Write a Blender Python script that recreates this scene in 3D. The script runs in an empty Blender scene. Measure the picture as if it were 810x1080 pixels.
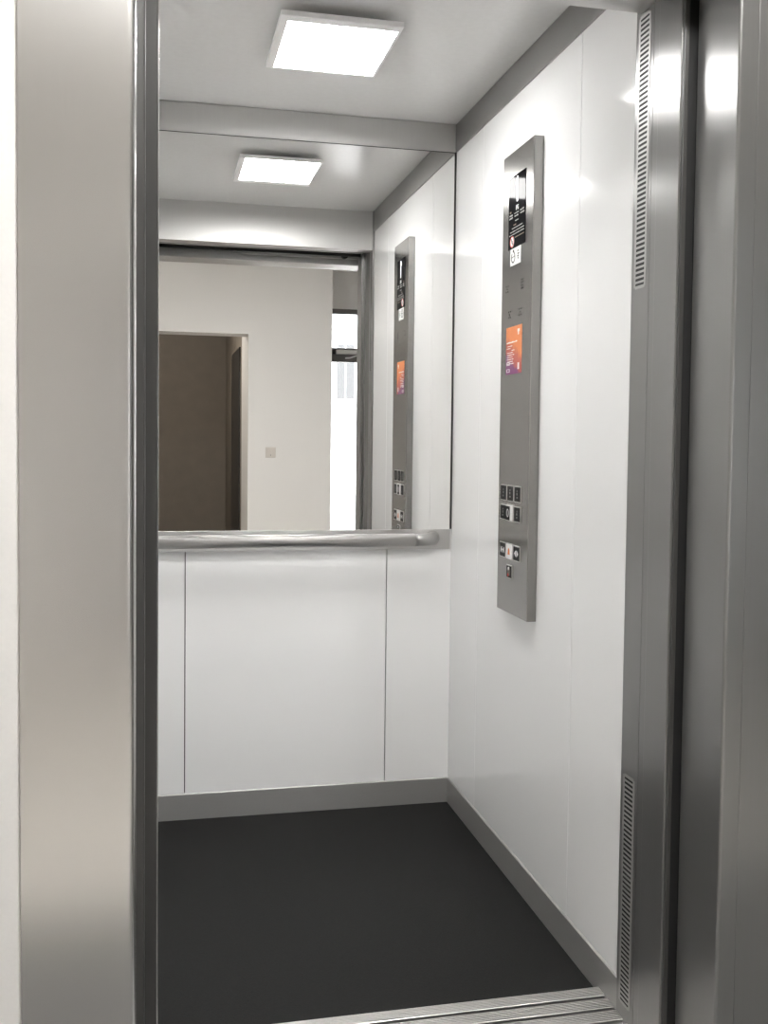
import bpy, bmesh, math, random
from mathutils import Vector, Matrix

# ---------------------------------------------------------------- world frame
# x to the right, y into the car, z up.  Car: right wall x=0, rear wall y=0,
# floor z=0, ceiling z=2.2.  The landing lies at y < -1.77.
scene = bpy.context.scene
COL = scene.collection
rnd = random.Random(7)

# ---------------------------------------------------------------- materials
def new_mat(name):
    m = bpy.data.materials.new(name)
    m.use_nodes = True
    nt = m.node_tree
    b = nt.nodes['Principled BSDF']
    return m, nt, b

def simple(name, col, rough=0.5, metal=0.0, spec=0.5, coat=0.0, emit=None, estr=0.0):
    m, nt, b = new_mat(name)
    b.inputs['Base Color'].default_value = (*col, 1)
    b.inputs['Roughness'].default_value = rough
    b.inputs['Metallic'].default_value = metal
    b.inputs['Specular IOR Level'].default_value = spec
    b.inputs['Coat Weight'].default_value = coat
    b.inputs['Coat Roughness'].default_value = 0.03
    if emit:
        b.inputs['Emission Color'].default_value = (*emit, 1)
        b.inputs['Emission Strength'].default_value = estr
    return m

def noise_paint(name, col, rough, amp=0.03, scale=40.0, bump=0.05, spec=0.5, metal=0.0):
    m, nt, b = new_mat(name)
    tc = nt.nodes.new('ShaderNodeTexCoord')
    n = nt.nodes.new('ShaderNodeTexNoise')
    n.inputs['Scale'].default_value = scale
    n.inputs['Detail'].default_value = 6
    nt.links.new(tc.outputs['Object'], n.inputs['Vector'])
    r = nt.nodes.new('ShaderNodeValToRGB')
    r.color_ramp.elements[0].color = (*[max(0, c * (1 - amp)) for c in col], 1)
    r.color_ramp.elements[1].color = (*[min(1, c * (1 + amp)) for c in col], 1)
    r.color_ramp.elements[0].position = 0.3
    r.color_ramp.elements[1].position = 0.7
    nt.links.new(n.outputs['Fac'], r.inputs['Fac'])
    nt.links.new(r.outputs['Color'], b.inputs['Base Color'])
    b.inputs['Roughness'].default_value = rough
    b.inputs['Specular IOR Level'].default_value = spec
    b.inputs['Metallic'].default_value = metal
    if bump:
        bp = nt.nodes.new('ShaderNodeBump')
        bp.inputs['Strength'].default_value = bump
        bp.inputs['Distance'].default_value = 0.001
        nt.links.new(n.outputs['Fac'], bp.inputs['Height'])
        nt.links.new(bp.outputs['Normal'], b.inputs['Normal'])
    return m

def brushed(name, col, rough, grain='z', aniso=0.75, amp=0.06, wav=0.0):
    """Brushed stainless steel; fine streaks run along the grain axis."""
    m, nt, b = new_mat(name)
    tc = nt.nodes.new('ShaderNodeTexCoord')
    mp = nt.nodes.new('ShaderNodeMapping')
    s = {'z': (420, 420, 3), 'x': (3, 420, 420), 'y': (420, 3, 420)}[grain]
    mp.inputs['Scale'].default_value = s
    n = nt.nodes.new('ShaderNodeTexNoise')
    n.inputs['Scale'].default_value = 1.0
    n.inputs['Detail'].default_value = 4
    nt.links.new(tc.outputs['Object'], mp.inputs['Vector'])
    nt.links.new(mp.outputs['Vector'], n.inputs['Vector'])
    r = nt.nodes.new('ShaderNodeValToRGB')
    r.color_ramp.elements[0].color = (*[c * (1 - amp) for c in col], 1)
    r.color_ramp.elements[1].color = (*[min(1, c * (1 + amp)) for c in col], 1)
    r.color_ramp.elements[0].position = 0.25
    r.color_ramp.elements[1].position = 0.75
    nt.links.new(n.outputs['Fac'], r.inputs['Fac'])
    nt.links.new(r.outputs['Color'], b.inputs['Base Color'])
    b.inputs['Metallic'].default_value = 1.0
    mr = nt.nodes.new('ShaderNodeMapRange')
    mr.inputs['To Min'].default_value = rough * 0.985
    mr.inputs['To Max'].default_value = rough * 1.015
    nt.links.new(n.outputs['Fac'], mr.inputs['Value'])
    nt.links.new(mr.outputs['Result'], b.inputs['Roughness'])
    b.inputs['Anisotropic'].default_value = aniso
    t = nt.nodes.new('ShaderNodeTangent')
    t.direction_type = 'RADIAL'
    t.axis = {'z': 'Z', 'x': 'X', 'y': 'Y'}[grain]
    nt.links.new(t.outputs['Tangent'], b.inputs['Tangent'])
    if wav:
        n2 = nt.nodes.new('ShaderNodeTexNoise')
        n2.inputs['Scale'].default_value = 2.2
        n2.inputs['Detail'].default_value = 1
        nt.links.new(tc.outputs['Object'], n2.inputs['Vector'])
        bp = nt.nodes.new('ShaderNodeBump')
        bp.inputs['Strength'].default_value = wav
        bp.inputs['Distance'].default_value = 0.01
        nt.links.new(n2.outputs['Fac'], bp.inputs['Height'])
        nt.links.new(bp.outputs['Normal'], b.inputs['Normal'])
    return m

M = {}
M['gloss_white'] = simple('glossy white laminate', (0.86, 0.86, 0.858), 0.10, spec=0.5)
M['joint'] = simple('dark joint', (0.05, 0.05, 0.05), 0.6)
M['ceiling'] = noise_paint('satin grey ceiling paint', (0.72, 0.716, 0.708), 0.22, 0.02, 60, 0.0, spec=0.5)
M['rubber'] = noise_paint('black rubber floor', (0.0060, 0.0060, 0.0058), 0.6, 0.9, 380, 0.6, spec=0.18)
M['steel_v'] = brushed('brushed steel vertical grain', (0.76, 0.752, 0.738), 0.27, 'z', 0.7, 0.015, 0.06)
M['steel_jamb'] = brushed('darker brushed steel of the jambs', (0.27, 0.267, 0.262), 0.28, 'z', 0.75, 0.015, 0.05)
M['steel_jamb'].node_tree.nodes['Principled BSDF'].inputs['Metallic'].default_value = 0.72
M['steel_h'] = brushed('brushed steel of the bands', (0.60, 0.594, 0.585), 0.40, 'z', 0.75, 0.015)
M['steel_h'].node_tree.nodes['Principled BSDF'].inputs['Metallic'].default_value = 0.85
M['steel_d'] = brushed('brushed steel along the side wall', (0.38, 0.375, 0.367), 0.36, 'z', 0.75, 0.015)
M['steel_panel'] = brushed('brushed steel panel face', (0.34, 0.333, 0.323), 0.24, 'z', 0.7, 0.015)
M['alu'] = noise_paint('grey anodised aluminium', (0.40, 0.395, 0.385), 0.42, 0.03, 300, 0.0, metal=0.55)
M['alu_light'] = noise_paint('bare aluminium', (0.72, 0.71, 0.70), 0.33, 0.05, 300, 0.0, metal=1.0)
M['polished'] = brushed('satin steel tube', (0.52, 0.51, 0.50), 0.38, 'z', 1.0, 0.01)
M['elbow'] = brushed('satin steel elbow', (0.40, 0.393, 0.383), 0.30, 'z', 0.3, 0.01)
M['dark_edge'] = simple('dark grey door edge', (0.05, 0.049, 0.047), 0.32, spec=0.5)
M['black'] = simple('black gap', (0.008, 0.008, 0.008), 0.7)
M['mirror'] = simple('silvered mirror', (0.93, 0.93, 0.92), 0.0, 1.0)
M['lamp'] = simple('lamp diffuser', (0.9, 0.9, 0.9), 0.4, emit=(1.0, 0.99, 0.975), estr=15.5)
M['lamp_frame'] = simple('white lamp frame', (0.86, 0.855, 0.85), 0.35)
M['screen'] = simple('black glass', (0.012, 0.012, 0.013), 0.05, spec=0.5)
M['screen'].node_tree.nodes['Principled BSDF'].inputs['IOR'].default_value = 1.055
M['white_print'] = simple('white print', (0.8, 0.8, 0.8), 0.5)
M['grey_print'] = simple('grey print', (0.30, 0.30, 0.29), 0.5)
M['dim_print'] = simple('dim print', (0.22, 0.22, 0.22), 0.5)
M['brown_print'] = simple('brown print', (0.16, 0.11, 0.07), 0.5)
M['digit'] = simple('lit digit', (0.9, 0.9, 0.9), 0.4, emit=(1, 1, 1), estr=0.5)
M['sticker_white'] = simple('white sticker', (0.82, 0.82, 0.81), 0.4)
M['red'] = simple('red print', (0.6, 0.05, 0.04), 0.5)
M['ink'] = simple('black ink', (0.02, 0.02, 0.02), 0.5)
M['key_black'] = simple('black key cap', (0.006, 0.006, 0.006), 0.45, spec=0.15)
M['key_white'] = simple('white key cap', (0.82, 0.81, 0.80), 0.35)
M['orange'] = simple('orange symbol', (0.75, 0.23, 0.06), 0.5)
M['plaster'] = noise_paint('white plaster', (0.80, 0.787, 0.77), 0.75, 0.012, 180, 0.12)
M['plaster_ceiling'] = noise_paint('white ceiling plaster', (0.82, 0.81, 0.79), 0.8, 0.012, 180, 0.1)
M['reflection_dark'] = noise_paint('wall darkened for reflection', (0.055, 0.052, 0.05), 0.6, 0.02, 100, 0.1)  # unseen landing walls coloured dark so the right steel frame reflects less
M['stand_in'] = noise_paint('dark strip for reflection', (0.17, 0.168, 0.165), 0.5, 0.15, 14, 0.1)  # dark tone for the added floor strip reflected in the left frame
M['brown_room'] = noise_paint('brown room paint', (0.22, 0.19, 0.157), 0.7, 0.05, 8, 0.0)
M['dark_frame'] = simple('dark door frame', (0.03, 0.028, 0.026), 0.4)
M['win_frame'] = simple('grey window frame', (0.16, 0.15, 0.14), 0.4)
M['switch'] = simple('cream switch plastic', (0.66, 0.62, 0.575), 0.35)
M['facade'] = noise_paint('white render facade', (0.85, 0.84, 0.82), 0.8, 0.02, 30, 0.1)
M['facade_glass'] = simple('grey window glass', (0.105, 0.104, 0.102), 0.45, spec=0.1)
M['pavement'] = noise_paint('grey pavement', (0.45, 0.44, 0.42), 0.8, 0.1, 12, 0.1)

def tile_floor():
    m, nt, b = new_mat('beige floor tile')
    tc = nt.nodes.new('ShaderNodeTexCoord')
    br = nt.nodes.new('ShaderNodeTexBrick')
    br.offset = 0.0
    br.inputs['Scale'].default_value = 1.0
    br.inputs['Brick Width'].default_value = 0.6
    br.inputs['Row Height'].default_value = 0.6
    br.inputs['Mortar Size'].default_value = 0.003
    br.inputs['Color1'].default_value = (0.72, 0.69, 0.65, 1)
    br.inputs['Color2'].default_value = (0.69, 0.66, 0.62, 1)
    br.inputs['Mortar'].default_value = (0.32, 0.30, 0.28, 1)
    nt.links.new(tc.outputs['Object'], br.inputs['Vector'])
    nt.links.new(br.outputs['Color'], b.inputs['Base Color'])
    b.inputs['Roughness'].default_value = 0.3
    return m
M['tile'] = tile_floor()

def glass_mat():
    m, nt, b = new_mat('clear window glass')
    nt.nodes.remove(b)
    out = nt.nodes['Material Output']
    tr = nt.nodes.new('ShaderNodeBsdfTransparent')
    gl = nt.nodes.new('ShaderNodeBsdfGlossy')
    gl.inputs['Roughness'].default_value = 0.0
    fr = nt.nodes.new('ShaderNodeFresnel')
    fr.inputs['IOR'].default_value = 1.45
    mx = nt.nodes.new('ShaderNodeMixShader')
    nt.links.new(fr.outputs['Fac'], mx.inputs['Fac'])
    nt.links.new(tr.outputs['BSDF'], mx.inputs[1])
    nt.links.new(gl.outputs['BSDF'], mx.inputs[2])
    nt.links.new(mx.outputs['Shader'], out.inputs['Surface'])
    return m
M['glass'] = glass_mat()

def sticker_gradient():
    """Printed orange-to-purple notice: a diagonal blend with ragged colour steps."""
    m, nt, b = new_mat('orange and purple print')
    tc = nt.nodes.new('ShaderNodeTexCoord')
    sp = nt.nodes.new('ShaderNodeSeparateXYZ')
    nt.links.new(tc.outputs['Generated'], sp.inputs['Vector'])
    n = nt.nodes.new('ShaderNodeTexNoise')
    n.inputs['Scale'].default_value = 9
    nt.links.new(tc.outputs['Generated'], n.inputs['Vector'])
    a = nt.nodes.new('ShaderNodeMath'); a.operation = 'MULTIPLY_ADD'   # z*0.75 + (1-y)*.25
    a.inputs[1].default_value = 0.78
    nt.links.new(sp.outputs['Z'], a.inputs[0])
    c = nt.nodes.new('ShaderNodeMath'); c.operation = 'MULTIPLY_ADD'
    c.inputs[1].default_value = -0.36; c.inputs[2].default_value = 0.36
    nt.links.new(sp.outputs['Y'], c.inputs[0])
    nt.links.new(c.outputs[0], a.inputs[2])
    d = nt.nodes.new('ShaderNodeMath'); d.operation = 'MULTIPLY_ADD'
    d.inputs[1].default_value = 0.25
    nt.links.new(n.outputs['Fac'], d.inputs[0])
    nt.links.new(a.outputs[0], d.inputs[2])
    r = nt.nodes.new('ShaderNodeValToRGB')
    e = r.color_ramp.elements
    e[0].position = 0.42; e[0].color = (0.21, 0.06, 0.17, 1)
    e[1].position = 0.80; e[1].color = (0.72, 0.24, 0.085, 1)
    k = r.color_ramp.elements.new(0.50); k.color = (0.44, 0.095, 0.075, 1)
    k = r.color_ramp.elements.new(0.66); k.color = (0.50, 0.12, 0.075, 1)
    nt.links.new(d.outputs[0], r.inputs['Fac'])
    nt.links.new(r.outputs['Color'], b.inputs['Base Color'])
    b.inputs['Roughness'].default_value = 0.45
    return m
M['notice'] = sticker_gradient()

# ---------------------------------------------------------------- mesh helpers
class MB:
    """Collects shapes (world coordinates) and links them as ONE mesh object."""
    def __init__(self):
        self.bm = bmesh.new()

    def _place(self, other, mi):
        for f in other.faces:
            f.material_index = mi
        me = bpy.data.meshes.new('tmp')
        other.to_mesh(me); other.free()
        self.bm.from_mesh(me)
        bpy.data.meshes.remove(me)

    def box(self, x0, x1, y0, y1, z0, z1, bev=0.0, mi=0, seg=2):
        b = bmesh.new()
        bmesh.ops.create_cube(b, size=1)
        for v in b.verts:
            v.co = Vector(((x0 + x1) / 2 + v.co.x * (x1 - x0),
                           (y0 + y1) / 2 + v.co.y * (y1 - y0),
                           (z0 + z1) / 2 + v.co.z * (z1 - z0)))
        if bev:
            bmesh.ops.bevel(b, geom=b.edges[:], offset=bev, segments=seg, profile=0.5, affect='EDGES')
        self._place(b, mi)
        return self

    def prism(self, pts, axis, a, b_, mi=0):
        """Extrude a 2-D outline along an axis: 'x' -> (y,z), 'y' -> (x,z), 'z' -> (x,y)."""
        def co(p, t):
            if axis == 'x': return Vector((t, p[0], p[1]))
            if axis == 'y': return Vector((p[0], t, p[1]))
            return Vector((p[0], p[1], t))
        b = bmesh.new()
        lo = [b.verts.new(co(p, a)) for p in pts]
        hi = [b.verts.new(co(p, b_)) for p in pts]
        n = len(pts)
        b.faces.new(lo); b.faces.new(hi)
        for i in range(n):
            b.faces.new((lo[i], lo[(i + 1) % n], hi[(i + 1) % n], hi[i]))
        bmesh.ops.recalc_face_normals(b, faces=b.faces[:])
        self._place(b, mi)
        return self

    def cyl(self, c, axis, r, h, seg=24, mi=0, bev=0.0):
        b = bmesh.new()
        bmesh.ops.create_cone(b, cap_ends=True, segments=seg, radius1=r, radius2=r, depth=h)
        if bev:
            ed = [e for e in b.edges if abs(e.verts[0].co.z - e.verts[1].co.z) < 1e-6]
            bmesh.ops.bevel(b, geom=ed, offset=bev, segments=2, profile=0.5, affect='EDGES')
        rot = {'z': Matrix.Identity(3), 'x': Matrix.Rotation(math.pi / 2, 3, 'Y'), 'y': Matrix.Rotation(math.pi / 2, 3, 'X')}[axis]
        for v in b.verts:
            v.co = rot @ v.co + Vector(c)
        self._place(b, mi)
        return self

    def tube(self, pts, r, seg=24, mi=0):
        """Round tube swept through points."""
        b = bmesh.new()
        pts = [Vector(p) for p in pts]
        rings = []
        ref = Vector((0, 0, 1))
        for i, p in enumerate(pts):
            d = (pts[min(i + 1, len(pts) - 1)] - pts[max(i - 1, 0)]).normalized()
            u = d.cross(ref).normalized(); w = u.cross(d)
            rings.append([b.verts.new(p + (u * math.cos(k * 2 * math.pi / seg) + w * math.sin(k * 2 * math.pi / seg)) * r) for k in range(seg)])
        for A, B in zip(rings, rings[1:]):
            for k in range(seg):
                f = b.faces.new((A[k], A[(k + 1) % seg], B[(k + 1) % seg], B[k]))
                f.smooth = True
        b.faces.new(rings[0]); b.faces.new(rings[-1])
        bmesh.ops.recalc_face_normals(b, faces=b.faces[:])
        self._place(b, mi)
        return self

    def build(self, name, mats, parent=None, origin=None, smooth=False):
        if not isinstance(mats, (list, tuple)):
            mats = [mats]
        o_ = Vector(parent.location) if parent is not None and parent.parent is None else (Vector((0, 0, 0)) if parent is None else parent.matrix_basis.translation + parent.parent.matrix_basis.translation)
        if origin is not None:
            loc = Vector(origin)
        else:
            cs = [v.co for v in self.bm.verts]
            lo = Vector((min(c.x for c in cs), min(c.y for c in cs), min(c.z for c in cs)))
            hi = Vector((max(c.x for c in cs), max(c.y for c in cs), max(c.z for c in cs)))
            loc = Vector(((lo.x + hi.x) / 2, (lo.y + hi.y) / 2, lo.z))
        for v in self.bm.verts:
            v.co -= loc
        me = bpy.data.meshes.new(name)
        self.bm.to_mesh(me); self.bm.free()
        for mt in mats:
            me.materials.append(mt)
        if smooth:
            for p in me.polygons:
                p.use_smooth = True
        ob = bpy.data.objects.new(name, me)
        COL.objects.link(ob)
        ob.parent = parent
        ob.location = loc - o_ if parent is not None else loc
        return ob

def tag(o, label=None, cat=None, group=None, kind=None):
    if label: o['label'] = label
    if cat: o['category'] = cat
    if group: o['group'] = group
    if kind: o['kind'] = kind
    return o

def empty(name, loc, label, cat, group=None):
    o = bpy.data.objects.new(name, None)
    o.empty_display_size = 0.05
    COL.objects.link(o)
    o.location = loc
    return tag(o, label, cat, group)

def struct(name, mb, mat, label, cat, smooth=False):
    return tag(mb.build(name, mat, smooth=smooth), label, cat, None, 'structure')

# ================================================================ CAR SHELL
H = 2.2
XL = -1.056                  # left wall of the car
BAND, SKIRT = 0.089, 0.082   # upper steel band and skirting heights
YF = -1.306                  # front edge of the side walls
P_ = 0.004                   # how far bands and skirting stand proud
G = 0.0020                   # half joint on the side wall

struct('floor', MB().box(XL - .05, .05, -1.205, .05, -.04, 0), M['rubber'],
       'black rubber floor of the elevator car', 'floor')
struct('ceiling', MB().box(XL - .05, .05, -1.36, .05, H, H + .04), M['ceiling'],
       'satin grey ceiling of the elevator car', 'ceiling')

w = MB()
w.box(.016, .05, YF, .05, 0, H, mi=1)
for a, b in ((YF, -1.018 - G / 2), (-1.018 + G / 2, -.286 - G / 2), (-.286 + G / 2, P_)):
    w.box(P_, .017, a, b, 0.02, H, 0.0004, 0, 1)
struct('wall_right', w, [M['gloss_white'], M['joint']],
       'glossy white panelled side wall of the elevator carrying the control panel', 'wall')
w = MB()
w.box(XL - .05, XL - .016, YF, .05, 0, H, mi=1)
for a, b in ((YF, -1.018 - G), (-1.018 + G, -.286 - G), (-.286 + G, P_)):
    w.box(XL - .017, XL - P_, a, b, 0.02, H, 0.0004, 0, 1)
struct('wall_left', w, [M['gloss_white'], M['joint']],
       'glossy white panelled side wall of the elevator opposite the control panel', 'wall')
w = MB()
w.box(XL, .02, .018, .05, 0, H, mi=1)
for a, b in ((XL - .01, -.846 - .0016), (-.846 + .0016, -.2104 - .0016), (-.2104 + .0016, .004)):
    w.box(a, b, P_, .019, 0.02, .90, 0.0004, 0, 1)
w.box(XL - .01, .004, P_ + .002, .019, .90, H, mi=1)
struct('wall_back', w, [M['gloss_white'], M['joint']],
       'white panelled rear wall of the elevator below the mirror', 'wall')

# upper bands: three steel strips under the ceiling
struct('trim_1', MB().box(XL, 0, 0, .012, H - BAND, H - .0015, 0.0008), M['steel_h'],
       'brushed steel band above the mirror under the car ceiling', 'trim')
struct('trim_2', MB().box(0, .012, YF, 0, H - BAND, H - .0015, 0.0008), M['steel_d'],
       'brushed steel band under the ceiling along the control panel wall', 'trim')
struct('trim_3', MB().box(XL - .012, XL, YF, 0, H - BAND, H - .0015, 0.0008), M['steel_d'],
       'brushed steel band under the ceiling along the wall opposite the control panel', 'trim')
# skirting
struct('baseboard_back', MB().prism([(0, 0), (.012, 0), (.012, SKIRT), (.0035, SKIRT), (0, SKIRT - .0030)], 'x', XL, 0), M['alu'],
       'grey metal skirting along the foot of the rear wall', 'baseboard')
struct('baseboard_right', MB().prism([(0, 0), (.012, 0), (.012, SKIRT), (.0035, SKIRT), (0, SKIRT - .0030)], 'y', YF, 0), M['alu'],
       'grey metal skirting along the foot of the control panel wall', 'baseboard')
struct('baseboard_left', MB().box(XL - .012, XL, YF, 0, 0, SKIRT, 0.0008), M['alu'],
       'grey metal skirting along the foot of the wall opposite the control panel', 'baseboard')

# front of the car: header over the opening, returns beside it
ZD = 2.03
struct('trim_4', MB().box(XL - .05, .05, -1.400, -1.33, ZD, H, 0.001), M['steel_h'],
       'brushed steel header over the car doorway, seen in the mirror', 'trim')
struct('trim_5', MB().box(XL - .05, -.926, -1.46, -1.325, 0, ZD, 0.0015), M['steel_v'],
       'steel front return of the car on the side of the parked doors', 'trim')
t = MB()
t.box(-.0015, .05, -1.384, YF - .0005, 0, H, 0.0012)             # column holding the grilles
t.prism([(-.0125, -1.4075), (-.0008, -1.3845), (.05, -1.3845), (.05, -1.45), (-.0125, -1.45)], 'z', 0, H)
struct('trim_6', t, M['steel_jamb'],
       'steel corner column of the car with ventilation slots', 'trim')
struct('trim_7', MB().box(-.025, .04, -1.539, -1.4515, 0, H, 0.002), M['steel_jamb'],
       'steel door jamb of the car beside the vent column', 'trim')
# door operator and tracks hidden behind the header
t = MB()
t.box(-1.6, -.030, -1.548, -1.402, ZD + .004, ZD + .16, mi=0)
t.box(-1.6, -.030, -1.412, -1.406, ZD - .004, ZD + .01, 0.001, mi=1)
t.box(-1.6, -.030, -1.462, -1.450, ZD - .010, ZD + .01, 0.001, mi=0)
t.box(-.60, -.030, -1.520, -1.505, ZD - .012, ZD + .01, 0.001, mi=1)
t.cyl((-.100, -1.48, ZD - .002), 'y', 0.016, 0.02, mi=0)
struct('trim_8', t, [M['black'], M['alu']],
       'black door track in the slot above the car doorway, seen in the mirror', 'trim')
# parked doors, telescoped behind the frame
struct('door_1', MB().box(-1.62, -.9275, -1.510, -1.480, .012, ZD - .03, 0.003), M['dark_edge'],
       'dark leading edge of the open car door', 'door')
struct('door_2', MB().box(-1.62, -.9465, -1.588, -1.556, .012, ZD - .03, 0.003), M['dark_edge'],
       'dark leading edge of the open landing door behind the steel frame', 'door')

# sills with running grooves
def sill(name, y0, y1, label):
    b = MB()
    b.box(-1.62, .02, y0, y1, -.04, .004, mi=0)
    n = max(3, int(round((y1 - y0) / .056)))
    st = (y1 - y0) / n
    for i in range(n):
        a = y0 + i * st
        b.box(-1.62, .02, a + .004, a + st - .008, .003, .013, 0.001, mi=0, seg=1)
        for k in range(6):                      # fine anti-slip ribs
            c = a + .008 + k * (st - .020) / 5
            b.box(-1.62, .02, c - .0012, c + .0012, .012, .0148, mi=0)
        b.box(-1.62, .02, a + st - .008, a + st + .004 if i < n - 1 else a + st, .0035, .0045, mi=1)
    return struct(name, b, [M['alu_light'], M['black']], label, 'sill')
sill('trim_9', -1.345, -1.205, 'grooved aluminium threshold at the edge of the black floor')
sill('trim_10', -1.530, -1.350, 'grooved aluminium door track in front of the car threshold')
sill('trim_11', -1.695, -1.56, 'grooved aluminium threshold of the landing doorway')

# ================================================================ LANDING DOOR FRAME
def rounded_l(x_in, x_out, y_front, y_back, r=.006, n=6):
    """L-less solid strip outline with its front inner edge rounded."""
    s = 1 if x_out > x_in else -1
    pts = [(x_out, y_back), (x_in, y_back)]
    for k in range(n + 1):
        a = math.pi / 2 * k / n
        pts.append((x_in + s * (r - r * math.cos(a)), y_front + r - r * math.sin(a)))
    pts.append((x_out, y_front))
    return pts

ZL = 1.995
def strip(name, x_in, x_out, yf, yb, z0, z1, mat, label, r=.006):
    b = MB().prism(rounded_l(x_in, x_out, yf, yb, r), 'z', z0, z1)
    o = struct(name, b, mat, label, 'door frame')
    return o
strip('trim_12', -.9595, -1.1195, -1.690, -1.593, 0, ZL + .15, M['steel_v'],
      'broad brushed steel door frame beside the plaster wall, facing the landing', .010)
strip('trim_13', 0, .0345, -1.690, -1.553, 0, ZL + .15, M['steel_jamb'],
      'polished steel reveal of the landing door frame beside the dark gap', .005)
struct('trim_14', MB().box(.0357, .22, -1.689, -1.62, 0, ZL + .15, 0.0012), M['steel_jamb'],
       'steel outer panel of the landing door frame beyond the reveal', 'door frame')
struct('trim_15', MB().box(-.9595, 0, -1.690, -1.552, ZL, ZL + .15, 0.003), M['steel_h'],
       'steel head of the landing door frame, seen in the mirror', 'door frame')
# dark running gap between car and landing jambs
t = MB()
t.box(.028, .09, -1.60, -1.535, 0, H, mi=0)
t.box(-.0225, -.012, -1.5455, -1.5395, 0, H, 0.002, mi=1)
t.box(-.012, .03, -1.5435, -1.5395, 0, H, mi=0)
struct('trim_16', t, [M['black'], M['dark_edge']],
       'black running gap between the car jamb and the landing frame', 'gap')

# ================================================================ VENT GRILLES
def vent(z0, z1, label):
    r = empty('vent_grille', (-.0015, -1.3455, z0), label, 'grille', 'ventilation grilles on the corner column')
    y0, y1 = -1.3705, -1.3195
    p = MB()
    p.box(-.0024, -.0012, y0, y0 + .0065, z0, z1)
    p.box(-.0024, -.0012, y1 - .0065, y1, z0, z1)
    n = int(round((z1 - z0) / .0098))
    st = (z1 - z0) / n
    for i in range(n + 1):
        h = st * (.22 if 0 < i < n else .3)
        p.box(-.0022, -.0012, y0 + .006, y1 - .006, z0 + i * st - h, z0 + i * st + h)
    p.build('slotted_plate', M['alu'], r)
    MB().box(-.0017, -.0010, y0 + .004, y1 - .004, z0, z1).build('slot_backing', M['black'], r)
    return r
vent(1.495, 2.022, 'slotted ventilation grille at the top of the steel corner column')
vent(.045, .513, 'slotted ventilation grille near the floor on the steel corner column')

# ================================================================ MIRROR
mr = empty('wall_mirror', (-.528, .003, .9), 'large frameless mirror on the rear wall above the handrail', 'mirror')
MB().box(XL + .001, -.0035, 0, .0055, .9, H - BAND - .003).build('mirror_glass', M['mirror'], mr)
MB().box(XL, -.0022, .0008, .0058, .9, H - BAND - .0005).build('mirror_edge', M['joint'], mr)

# ================================================================ HANDRAIL
hr = empty('handrail', (-.53, 0, .835), 'tubular steel handrail on a flat plate below the mirror', 'handrail')
MB().box(XL + .01, -.0020, -.003, .004, .8365, .9005, 0.0008).build('back_plate', M['steel_h'], hr)
zr, yr, rr = .8725, -.062, .0205
b = MB().tube([(-.96, yr, zr), (-.134, yr, zr)], rr, 32)
b.build('rail_tube', M['polished'], hr)
def elbow(x_s, x_e):
    s = 1 if x_e > x_s else -1
    R_ = abs(x_e - x_s)
    pts = [(x_s - s * .012, yr, zr)]
    for k in range(13):
        a = math.pi / 2 * k / 12
        pts.append((x_s + s * R_ * math.sin(a), yr + R_ * (1 - math.cos(a)), zr))
    pts.append((x_e, -.002, zr))
    return pts
for xs, xe in ((-.122, -.062), (-.972, -1.012)):
    s = 1 if xe > xs else -1
    e = MB().tube(elbow(xs, xe), rr - .0002, 32).build('rail_elbow', M['elbow'], hr)
    MB().tube([(xs - s * .0135, yr, zr), (xs - s * .0105, yr, zr)], rr + .0006, 32).build('joint_ring', M['alu'], hr)
    MB().cyl((xe, -.0042, zr), 'y', rr + .0035, .0024, 36).build('end_flange', M['polished'], hr)

# ================================================================ CEILING LAMP
cl = empty('ceiling_lamp', (-.506, -.629, H), 'flat square lamp glowing white in the car ceiling', 'lamp')
fx0, fx1, fy0, fy1 = -.652, -.360, -.806, -.452       # floating panel
lx0, lx1, ly0, ly1 = -.632, -.3675, -.772, -.459      # lit area
zb = 2.1655
f = MB()
f.box(fx0, fx1, fy0, ly0, zb, zb + .010, .0012)
f.box(fx0, fx1, ly1, fy1, zb, zb + .010, .0012)
f.box(fx0, lx0, ly0 - .001, ly1 + .001, zb, zb + .010, .0012)
f.box(lx1, fx1, ly0 - .001, ly1 + .001, zb, zb + .010, .0012)
f.box(fx0, fx1, fy0, fy1, zb + .0098, zb + .0125, .0008)
f.box(fx0 + .11, fx1 - .11, fy0 + .11, fy1 - .11, zb + .012, H)
f.build('lamp_frame', M['lamp_frame'], cl)
MB().box(lx0, lx1, ly0, ly1, zb + .0012, zb + .0095).build('diffuser', M['lamp'], cl)

# ================================================================ CONTROL PANEL
CX = -.0212
Y1, Y2, Z1, Z2 = -.549, -.7854, .7322, 1.946
cp = empty('control_panel', (0, (Y1 + Y2) / 2, Z1), 'tall narrow steel control panel with black display and call buttons', 'control panel')
MB().box(CX, .009, Y2, Y1, Z1, Z2, 0.0015).build('housing', M['steel_panel'], cp)

def plate(x_t, ya, yb, za, zb, bev=0.0, base=CX):
    return MB().box(base - x_t, base + .0006, min(ya, yb), max(ya, yb), min(za, zb), max(za, zb), bev)

def marks(name, parent, quads, mat, x0):
    """Flat printed marks: quads of (y_far, y_near, z0, z1)."""
    b = MB()
    for ya, yb, za, zb in quads:
        b.box(x0 - .0004, x0, min(ya, yb), max(ya, yb), za, zb)
    return b.build(name, mat, parent)

def outline(b, pts, x0, t=.0004, mi=0):
    b.prism(pts, 'x', x0 - t, x0, mi)

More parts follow.
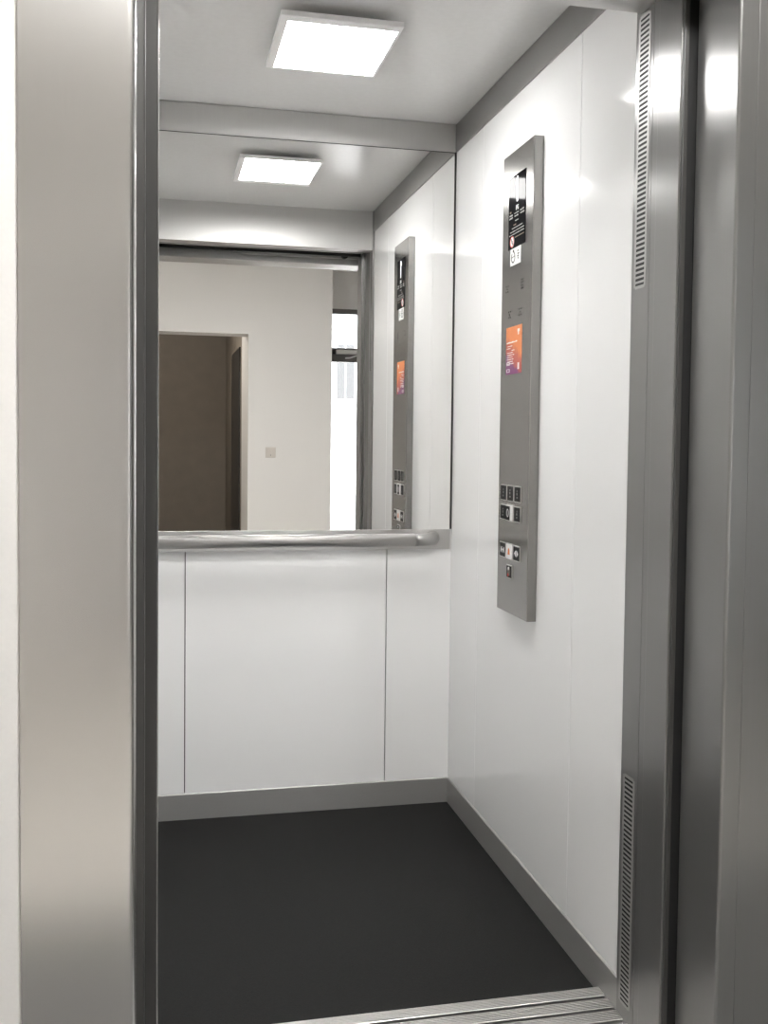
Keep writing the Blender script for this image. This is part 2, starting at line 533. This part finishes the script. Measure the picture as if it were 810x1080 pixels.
# display
D1, D2, E1, E2 = -.600, -.729, 1.693, 1.880
dsp = plate(.0012, D1, D2, E1, E2, 0.0004).build('display', M['screen'], cp)
xd = CX - .0012
yc = -.6665
b = MB()                                            # the tall figure 1
outline(b, [(yc - .005, 1.8740), (yc + .002, 1.8740), (yc + .011, 1.8620), (yc + .011, 1.8530), (yc + .0035, 1.8600), (yc + .0035, 1.8090), (yc - .005, 1.8090)], xd)
b.build('digit', M['digit'], dsp)
q = [(yc + .008, yc + .005, 1.7880, 1.8000), (yc + .005, yc, 1.7975, 1.8000), (yc + .002, yc - .0005, 1.7930, 1.8000), (yc + .005, yc, 1.7925, 1.7945),
     (yc - .003, yc - .0055, 1.7880, 1.8000), (yc - .0055, yc - .011, 1.7975, 1.8000), (yc - .0055, yc - .011, 1.7880, 1.7905), (yc - .0085, yc - .011, 1.7880, 1.7945)]
marks('arrow_text', dsp, q, M['white_print'], xd)
q = []
def textline(y_far, y_near, z, h, gaps, seed):
    r_ = random.Random(seed); out = []; y = y_far
    while y > y_near:
        wv = r_.uniform(.003, .009)
        out.append((y, max(y - wv, y_near), z + r_.uniform(0, h * .3), z + h * r_.uniform(.75, 1)))
        y -= wv + r_.uniform(gaps * .5, gaps)
    return out
q += textline(-.608, -.632, 1.7780, .005, .0015, 1) + textline(-.645, -.680, 1.7790, .004, .003, 2) + textline(-.690, -.720, 1.7795, .005, .002, 3)
q += textline(-.608, -.634, 1.7710, .005, .001, 4) + textline(-.648, -.676, 1.7710, .005, .001, 5) + textline(-.692, -.722, 1.7710, .0055, .001, 6)
q += textline(-.652, -.678, 1.7600, .0035, .001, 8)
q += textline(-.628, -.710, 1.7430, .0030, .0008, 9) + textline(-.616, -.722, 1.7345, .0030, .0008, 10) + textline(-.608, -.722, 1.7270, .0030, .0008, 11)
marks('white_text', dsp, q, M['grey_print'], xd)
for q in (textline(-.610, -.622, 1.7860, .006, .001, 12), textline(-.640, -.660, 1.7505, .0035, .001, 13), textline(-.652, -.722, 1.7260 - .0085, .0028, .0008, 14)):
    marks('brown_text', dsp, q, M['brown_print'], xd)
b = MB()                                            # round prohibition sign
b.cyl((xd - .0003, -.632, 1.7105), 'x', .0145, .0006, 32, 0)
ns = b.build('prohibition_sign', M['sticker_white'], cp)
b = MB()
for k in range(40):
    a0, a1 = 2 * math.pi * k / 40, 2 * math.pi * (k + 1) / 40
    outline(b, [(-.632 + .0145 * math.cos(a0), 1.7105 + .0145 * math.sin(a0)), (-.632 + .0145 * math.cos(a1), 1.7105 + .0145 * math.sin(a1)),
                (-.632 + .0122 * math.cos(a1), 1.7105 + .0122 * math.sin(a1)), (-.632 + .0122 * math.cos(a0), 1.7105 + .0122 * math.sin(a0))], xd - .0006)
b.build('sign_ring', M['red'], ns)
b = MB()
outline(b, [(-.624, 1.7185), (-.6265, 1.7205), (-.640, 1.7030), (-.6375, 1.7010)], xd - .0006)
outline(b, [(-.6295, 1.7130), (-.6355, 1.7130), (-.6355, 1.7065), (-.6295, 1.7065)], xd - .0006)
b.build('sign_figure', M['ink'], ns)

# white round-symbol sticker under the display
st = plate(.0005, -.6165, -.6975, 1.6480, 1.6920).build('white_sticker', M['sticker_white'], cp)
xs_ = CX - .0005
b = MB()
cy_, cz_ = -.640, 1.6690
for k in range(4, 34):
    a0, a1 = 2 * math.pi * k / 36 + 1.2, 2 * math.pi * (k + 1) / 36 + 1.2
    ro, ri = .0150, .0112
    outline(b, [(cy_ + ro * math.cos(a0), cz_ + ro * math.sin(a0)), (cy_ + ro * math.cos(a1), cz_ + ro * math.sin(a1)),
                (cy_ + ri * math.cos(a1), cz_ + ri * math.sin(a1)), (cy_ + ri * math.cos(a0), cz_ + ri * math.sin(a0))], xs_)
outline(b, [(cy_ + .004, cz_ + .013), (cy_ - .007, cz_ + .013), (cy_ - .005, cz_ + .0195), (cy_ + .003, cz_ + .0195)], xs_)
outline(b, [(cy_ + .011, cz_ - .001), (cy_ - .011, cz_ + .0015), (cy_ - .011, cz_ + .0035), (cy_ + .011, cz_ + .001)], xs_)
for ya, yb, za, zb in ((-.672, -.684, 1.680, 1.6825), (-.674, -.686, 1.672, 1.6755), (-.672, -.684, 1.666, 1.6695), (-.674, -.683, 1.6605, 1.6635)):
    b.box(xs_ - .0004, xs_, yb, ya, za, zb)
b.build('round_symbol', M['ink'], st)

# speaker perforations
for (sy, sz, n) in ((-.594, 1.598, 7), (-.712, 1.597, 9), (-.616, 1.528, 7), (-.698, 1.527, 7)):
    b = MB()
    for i in range(3):
        for j in range(n // 2):
            if (i + j) % 2 == 0 or n > 8:
                b.cyl((CX, sy - (i - 1) * .0075, sz + (j - n / 4) * .0075), 'x', .0021, .0012, 10)
    b.build('speaker_holes', M['ink'], cp)

# orange and purple notice
no = plate(.0006, -.5945, -.7165, 1.3640, 1.4885).build('notice_sticker', M['notice'], cp)
xn = CX - .0006
b = MB()
b.box(xn - .0004, xn, -.700, -.684, 1.4715, 1.4790)
b.box(xn - .0004, xn, -.695, -.687, 1.4640, 1.4720)
for k in range(6):
    b.box(xn - .0004, xn, -.612 - k * .014, -.600 - k * .014, 1.4455 + k * .0002, 1.4490 + (k % 2) * .001)
for i, (ya, yb) in enumerate(((-.604, -.645), (-.602, -.630), (-.640, -.662), (-.604, -.650), (-.606, -.660), (-.604, -.648), (-.604, -.655), (-.606, -.650), (-.604, -.658))):
    z = 1.4370 - i * .0058
    for s in textline(ya, yb, z, .0026, .0016, 40 + i):
        b.box(xn - .0004, xn, s[1], s[0], s[2], s[3])
b.build('notice_text', M['sticker_white'], no)
MB().box(xn - .0004, xn, -.700, -.688, 1.3745, 1.3915).build('notice_emblem', M['sticker_white'], no)
b = MB()
for z in (1.3700, 1.3880):
    for (ya, yb, za, zb) in ((-.602, -.626, z, z + .0015), (-.602, -.626, z + .007, z + .0085), (-.602, -.606, z, z + .0085), (-.622, -.626, z + .001, z + .0075)):
        b.box(xn - .0004, xn, yb, ya, za, zb)
b.build('notice_symbol', M['sticker_white'], no)

# buttons: three columns
BC = (-.5975, -.6525, -.7085)
def button(yc_, z0, z1, mat, proud=.003, name='call_button', w_=.0455):
    o = plate(proud, yc_ + w_ / 2, yc_ - w_ / 2, z0, z1, .0012).build(name, mat, cp)
    # bright metal surround catching the lamp along the top
    s = MB()
    e_ = .0012
    for (ya, yb, za, zb) in ((yc_ + w_ / 2 + e_, yc_ - w_ / 2 - e_, z1, z1 + .0026), (yc_ + w_ / 2 + e_, yc_ - w_ / 2 - e_, z0 - .0012, z0),
                             (yc_ + w_ / 2 + e_, yc_ + w_ / 2, z0, z1), (yc_ - w_ / 2, yc_ - w_ / 2 - e_, z0, z1)):
        s.box(CX - .0026, CX + .0006, yb, ya, za, zb)
    s.build('button_surround', M['alu_light'], o)
    return o
def glyphs(o, yc_, z0, z1, mat, seed, proud=.003):
    r_ = random.Random(seed); q = []
    hgt = z1 - z0
    for f0, f1, wd in ((.66, .78, .006), (.44, .60, .008), (.22, .34, .010)):
        q.append((yc_ + wd * r_.uniform(.3, .6), yc_ - wd * r_.uniform(.3, .6), z0 + hgt * f0, z0 + hgt * f1))
    marks('button_marking', o, q, mat, CX - proud)
for i in range(3):                                   # upper row
    o = button(BC[i], 1.0315, 1.0695, M['key_black'])
    glyphs(o, BC[i], 1.0315, 1.0695, M['grey_print'] if i == 1 else M['dim_print'], 60 + i)
for i in (0, 2):                                     # lower row, outer two
    o = button(BC[i], .9800, 1.0165, M['key_black'])
    glyphs(o, BC[i], .9800, 1.0165, M['dim_print'], 70 + i)
# exit floor button with its raised white cap
o = button(BC[1], .9780, 1.0185, M['key_white'], .006, 'raised_button', .050)
MB().box(CX - .0066, CX - .0059, BC[1] - .0085, BC[1] + .0225, .9800, 1.0165).build('button_face', M['key_black'], o)
b = MB()
cz0, cy0 = .9985, BC[1] + .0070
for k in range(32):
    a0, a1 = 2 * math.pi * k / 32, 2 * math.pi * (k + 1) / 32
    outline(b, [(cy0 + .0092 * math.cos(a0), cz0 + .0110 * math.sin(a0)), (cy0 + .0092 * math.cos(a1), cz0 + .0110 * math.sin(a1)),
                (cy0 + .0055 * math.cos(a1), cz0 + .0085 * math.sin(a1)), (cy0 + .0055 * math.cos(a0), cz0 + .0085 * math.sin(a0))], CX - .0066)
b.build('figure_zero', M['white_print'], o)
# door buttons and alarm button
ZA, ZB = .8785, .9150
def arrows(o, yc_, inward):
    b = MB(); zc = (ZA + ZB) / 2
    for s in (-1, 1):
        if inward:
            pts = [(yc_ + s * .003, zc), (yc_ + s * .0135, zc + .0085), (yc_ + s * .0135, zc - .0085)]
        else:
            pts = [(yc_ + s * .0150, zc), (yc_ + s * .0045, zc + .0085), (yc_ + s * .0045, zc - .0085)]
        outline(b, pts, CX - .003)
    b.box(CX - .0034, CX - .003, yc_ - .0010, yc_ + .0010, zc - .0085, zc + .0085)
    b.build('door_symbol', M['white_print'], o)
o = button(BC[0], ZA, ZB, M['key_black'], name='door_button'); arrows(o, BC[0], True)
o = button(BC[2], ZA, ZB, M['key_black'], name='door_button'); arrows(o, BC[2], False)
o = button(BC[1], ZA - .001, ZB + .001, M['key_white'], .004, 'alarm_button', .047)
b = MB(); zc = (ZA + ZB) / 2
outline(b, [(BC[1] + .009, zc - .008), (BC[1] + .007, zc - .004), (BC[1] + .006, zc + .004), (BC[1] + .002, zc + .009), (BC[1] - .002, zc + .009),
            (BC[1] - .006, zc + .004), (BC[1] - .007, zc - .004), (BC[1] - .009, zc - .008)], CX - .004)
b.build('bell_symbol', M['orange'], o)
# key switch
o = button(BC[1], .8275, .8590, M['key_black'], .003, 'key_switch', .040)
b = MB()
b.box(CX - .0036, CX - .003, BC[1] - .009, BC[1] + .009, .8335, .8520)
b.build('key_plate', simple('brown metal', (0.16, 0.14, 0.11), .4), o)
MB().cyl((CX - .0038, BC[1], .8520), 'x', .0045, .0016, 16).build('key_lamp', M['sticker_white'], o)
MB().cyl((CX - .0038, BC[1] + .003, .8350), 'x', .0040, .0016, 16).build('red_lamp', M['red'], o)

# ================================================================ LANDING (LOBBY)
LX0, LX1 = -2.6, 2.7
YB = -4.95        # wall behind the viewer
LC = 2.62         # lobby ceiling
struct('floor_landing', MB().box(LX0 - .1, LX1 + .1, -8.0, -1.695, -.06, -.001), M['tile'],
       'beige tiled floor of the landing', 'floor')
struct('floor_dark_strip', MB().box(LX0 - .1, LX1 + .1, -2.78, -1.695, -.05, 0), M['stand_in'],  # added strip, there only to darken the foot of the frame's reflection
       'unseen dark floor strip added to darken the reflection in the steel frame', 'floor')
struct('ceiling_landing', MB().box(LX0 - .1, LX1 + .1, -8.0, -1.58, LC, LC + .1), M['plaster_ceiling'],
       'white plaster ceiling of the landing', 'ceiling')
w = MB()
w.box(LX0, -1.1205, -1.683, -1.58, 0, LC)
w.box(-1.1205, .222, -1.683, -1.58, ZL + .15, LC)
w.box(.222, LX1, -1.683, -1.58, 0, LC)
struct('wall_front', w, M['plaster'], 'warm white plaster wall around the elevator doorway', 'wall')
DX0, DX1, DZ = -1.13, -.243, 2.003
w = MB()
w.box(LX0, DX0, YB - .28, YB, 0, LC)
w.box(DX0, DX1, YB - .28, YB, DZ, LC)
w.box(DX1, .410, YB - .28, YB, 0, LC)
w.box(DX1, .410, -5.66, YB - .27, 0, LC)
struct('wall_landing', w, M['plaster'], 'white landing wall with a dark doorway, seen in the mirror', 'wall')
struct('wall_side', MB().box(LX0 - .1, LX0, -5.3, -1.58, 0, LC), M['plaster'], 'plaster side wall of the landing away from the window', 'wall')
struct('wall_end', MB().box(LX1, LX1 + .1, -5.66, -1.58, 0, LC), M['reflection_dark'], 'side wall of the landing beside the window, darkened for the steel reflection', 'wall')
# dark room beyond the doorway
w = MB()
w.box(DX0 - .6, DX1 + .1, -7.9, -7.8, 0, LC)
w.box(DX1 + .0, DX1 + .1, -7.8, -5.67, 0, LC)
w.box(DX0 - .7, DX0 - .6, -7.9, YB - .28, 0, LC)
w.box(DX0 - .6, DX1, -7.8, YB - .29, 2.45, 2.5)
w.box(DX0 - .6, DX1, -7.8, YB - .29, .0, .004)
struct('wall_room', w, M['brown_room'], 'dark brown wall of the unlit room beyond the doorway', 'wall')
t = MB()
t.box(DX1 - .012, DX1, -6.75, -5.80, .004, 1.97, mi=0)
struct('door_3', t, M['dark_frame'], 'dark door in the unlit room beyond the doorway', 'door')
# corner bead around the doorway
t = MB()
t.box(DX1 - .004, DX1 + .010, YB - .005, YB + .004, 0, DZ + .010)
t.box(DX0 - .010, DX0 + .004, YB - .005, YB + .004, 0, DZ + .010)
t.box(DX0, DX1, YB - .005, YB + .004, DZ - .004, DZ + .010)
struct('trim_17', t, M['plaster_ceiling'], 'white corner bead around the dark doorway', 'trim')

# light switch
sw = empty('light_switch', (-.0700, YB, 1.040), 'cream light switch on the landing wall, reflected in the mirror', 'light switch')
MB().box(-.110, -.030, YB, YB + .009, 1.040, 1.121, .002).build('switch_frame', M['switch'], sw)
b = MB().prism([(YB + .008, 1.052), (YB + .013, 1.052), (YB + .017, 1.109), (YB + .008, 1.109)], 'x', -.099, -.041)
b.build('rocker', M['switch'], sw)
MB().box(-.073, -.067, YB + .012, YB + .0150, 1.056, 1.062).build('indicator', M['dark_frame'], sw)

# glazed entrance: door below, fixed light above
YW = -5.60
WX1 = 1.15  # glazing kept narrow by the unseen pier to dim the frame's reflection
struct('wall_unseen_pier', MB().box(WX1, LX1 + .1, YW - .25, YW, 0, 2.304), M['reflection_dark'], 'unseen pier beside the entrance glazing, darkened to dim the steel frame reflection', 'wall')
struct('wall_lintel', MB().box(.405, LX1 + .1, YW - .25, YW, 2.304, LC), M['plaster'],
       'plaster lintel above the entrance glazing, seen in the mirror', 'wall')
w1 = tag(MB().box(.412, WX1, YW - .06, YW, 2.262, 2.304, .002).box(.412, .416, YW - .06, YW, 1.972, 2.262).box(WX1 - .05, WX1, YW - .06, YW, 1.972, 2.262)
         .build('window_1', M['win_frame']), 'grey framed fixed window above the entrance door, seen in the mirror', 'window', None, 'structure')
MB().box(.416, WX1 - .05, YW - .035, YW - .029, 1.975, 2.262).build('window_pane', M['glass'], w1)
MB().box(.416, WX1 - .05, YW - .032, YW - .026, 2.126, 2.131).build('glazing_bar', M['lamp_frame'], w1)
d1 = tag(MB().box(.412, WX1, YW - .06, YW, 1.852, 1.972, .003).box(.412, .416, YW - .06, YW, 0, 1.852).box(WX1 - .07, WX1, YW - .06, YW, 0, 1.852)
         .box(.412, WX1, YW - .06, YW, 0.0, .10, .002).build('door_4', M['win_frame']), 'glazed entrance door with grey frame, seen in the mirror', 'door', None, 'structure')
MB().box(.416, WX1 - .07, YW - .035, YW - .029, .10, 1.852).build('door_pane', M['glass'], d1)
dc = empty('door_closer', (.66, YW, 1.90), 'grey door closer on the head of the entrance door', 'door closer')
MB().box(.548, .80, YW, YW + .045, 1.918, 1.953, .004).build('closer_body', M['alu_light'], dc)
MB().box(.510, .545, YW, YW + .03, 1.916, 1.955, .004).build('closer_bracket', M['dark_frame'], dc)
MB().prism([(.630, 1.880), (.672, 1.882), (.735, 1.905), (.735, 1.915), (.665, 1.893), (.630, 1.890)], 'y', YW + .012, YW + .026).build('closer_arm', M['sticker_white'], dc)

# street outside the entrance
tag(MB().box(-12, 16, -30, -8.0, -.2, -.06).build('ground_outside', M['pavement']), 'grey pavement outside the entrance', 'ground', None, 'structure')
nb = empty('neighbouring_building', (4.0, -12, -.06), 'bright white rendered house across the street, seen through the entrance glass', 'building')
MB().box(-3, 11, -16, -12, -.06, 7.0).build('facade_wall', M['facade'], nb)
wf = MB().box(1.60, 1.92, -12.0, -11.96, 1.757, 2.62, .005).build('house_window', M['facade'], nb)
MB().box(1.63, 1.745, -11.968, -11.955, 1.79, 2.59).box(1.765, 1.89, -11.968, -11.955, 1.79, 2.59).build('house_window_glass', M['facade_glass'], wf)
MB().box(1.52, 1.95, -12.0, -11.90, 1.715, 1.757, .004).build('house_window_ledge', M['facade'], nb)

# unseen fill lamp added on the landing ceiling, round flush fitting
ll = empty('landing_fill', (-.50, -2.75, LC), 'round flush fill lamp added on the landing ceiling, unseen', 'lamp')
MB().cyl((-.50, -2.75, LC - .012), 'z', .24, .024, 48, 0, .003).build('added_fill_rim', M['lamp_frame'], ll)
MB().cyl((-.50, -2.75, LC - .030), 'z', .22, .02, 48, 0, .008).build('added_fill_cover', simple('added fill glow', (.9, .9, .9), .4, emit=(1, .985, .96), estr=42), ll)

# shaft walls closing the space behind the car
t = MB()
t.box(-1.95, -1.75, -1.60, .3, -.3, 2.75)
t.box(.35, .55, -1.60, .3, -.3, 2.75)
t.box(-1.95, .55, .3, .5, -.3, 2.75)
t.box(-1.95, .55, -1.60, .5, 2.75, 2.95)
t.box(-1.95, .55, -1.60, .5, -.5, -.3)
struct('wall_shaft', t, M['joint'], 'dark concrete shaft wall around the elevator car', 'wall')

# ================================================================ LIGHT
wd = bpy.data.worlds.new('World')
scene.world = wd
wd.use_nodes = True
nt = wd.node_tree
bg = nt.nodes['Background']
sky = nt.nodes.new('ShaderNodeTexSky')
sky.sky_type = 'NISHITA'
sky.sun_disc = False
sky.sun_elevation = math.radians(50)
sky.sun_rotation = math.radians(70)
mix = nt.nodes.new('ShaderNodeMix'); mix.data_type = 'RGBA'
mix.inputs['Factor'].default_value = 0.75
mix.inputs['B'].default_value = (3.6, 3.7, 3.85, 1)     # bright overcast
nt.links.new(sky.outputs['Color'], mix.inputs['A'])
nt.links.new(mix.outputs['Result'], bg.inputs['Color'])
bg.inputs['Strength'].default_value = 1.0

pl = bpy.data.lights.new('window_daylight', 'AREA')
pl.shape = 'RECTANGLE'; pl.size = .72; pl.size_y = 2.2
pl.cycles.is_portal = True
po = bpy.data.objects.new('window_daylight', pl)
COL.objects.link(po)
po.location = (.78, YW - .08, 1.2)
po.rotation_euler = (math.radians(90), 0, math.radians(180))
po.rotation_euler = Matrix(((-1, 0, 0), (0, 0, -1), (0, -1, 0))).to_euler()   # faces +y, into the landing

rl = bpy.data.lights.new('room_fill', 'POINT')  # hidden fill light added to lift the room beyond the doorway
rl.energy = 14.0; rl.color = (1, .95, .88); rl.shadow_soft_size = .08
ro = bpy.data.objects.new('room_fill', rl)
COL.objects.link(ro)
ro.location = (-1.35, -5.9, 2.2)
sl = bpy.data.lights.new('sun', 'SUN')
sl.energy = 3.5; sl.angle = math.radians(3); sl.color = (1, .96, .9)
so = bpy.data.objects.new('sun', sl)
COL.objects.link(so)
so.location = (6, 6, 12)
so.rotation_euler = (Vector((-.5, -.75, -.9))).to_track_quat('-Z', 'Y').to_euler()

# ================================================================ CAMERA
cam = bpy.data.cameras.new('camera')
co = bpy.data.objects.new('camera', cam)
COL.objects.link(co)
r_ = Vector((0.9740523, -0.22601226, 0.01185685))
u_ = Vector((-0.00171631, 0.04501104, 0.99898502))
f_ = Vector((0.22631655, 0.973084, -0.0434552))
m4 = Matrix((( r_.x, u_.x, -f_.x, -.92592625), (r_.y, u_.y, -f_.y, -3.25756698), (r_.z, u_.z, -f_.z, 1.18658585), (0, 0, 0, 1)))
co.matrix_world = m4
cam.sensor_fit = 'VERTICAL'
cam.sensor_height = 36.0
cam.lens = 1098.94545 * 36.0 / 1080.0
cam.shift_x = -17.632 / 1080.0
cam.shift_y = -27.694 / 1080.0
cam.clip_start = 0.02
cam.clip_end = 100
scene.camera = co

# ================================================================ VIEW
vs = scene.view_settings
vs.view_transform = 'Standard'
vs.look = 'None'
vs.gamma = 1.0
vs.use_curve_mapping = False
vs.exposure = 1.35
cy = scene.cycles
cy.max_bounces = 16
cy.diffuse_bounces = 12
cy.glossy_bounces = 8
cy.transparent_max_bounces = 8
cy.blur_glossy = 0.3
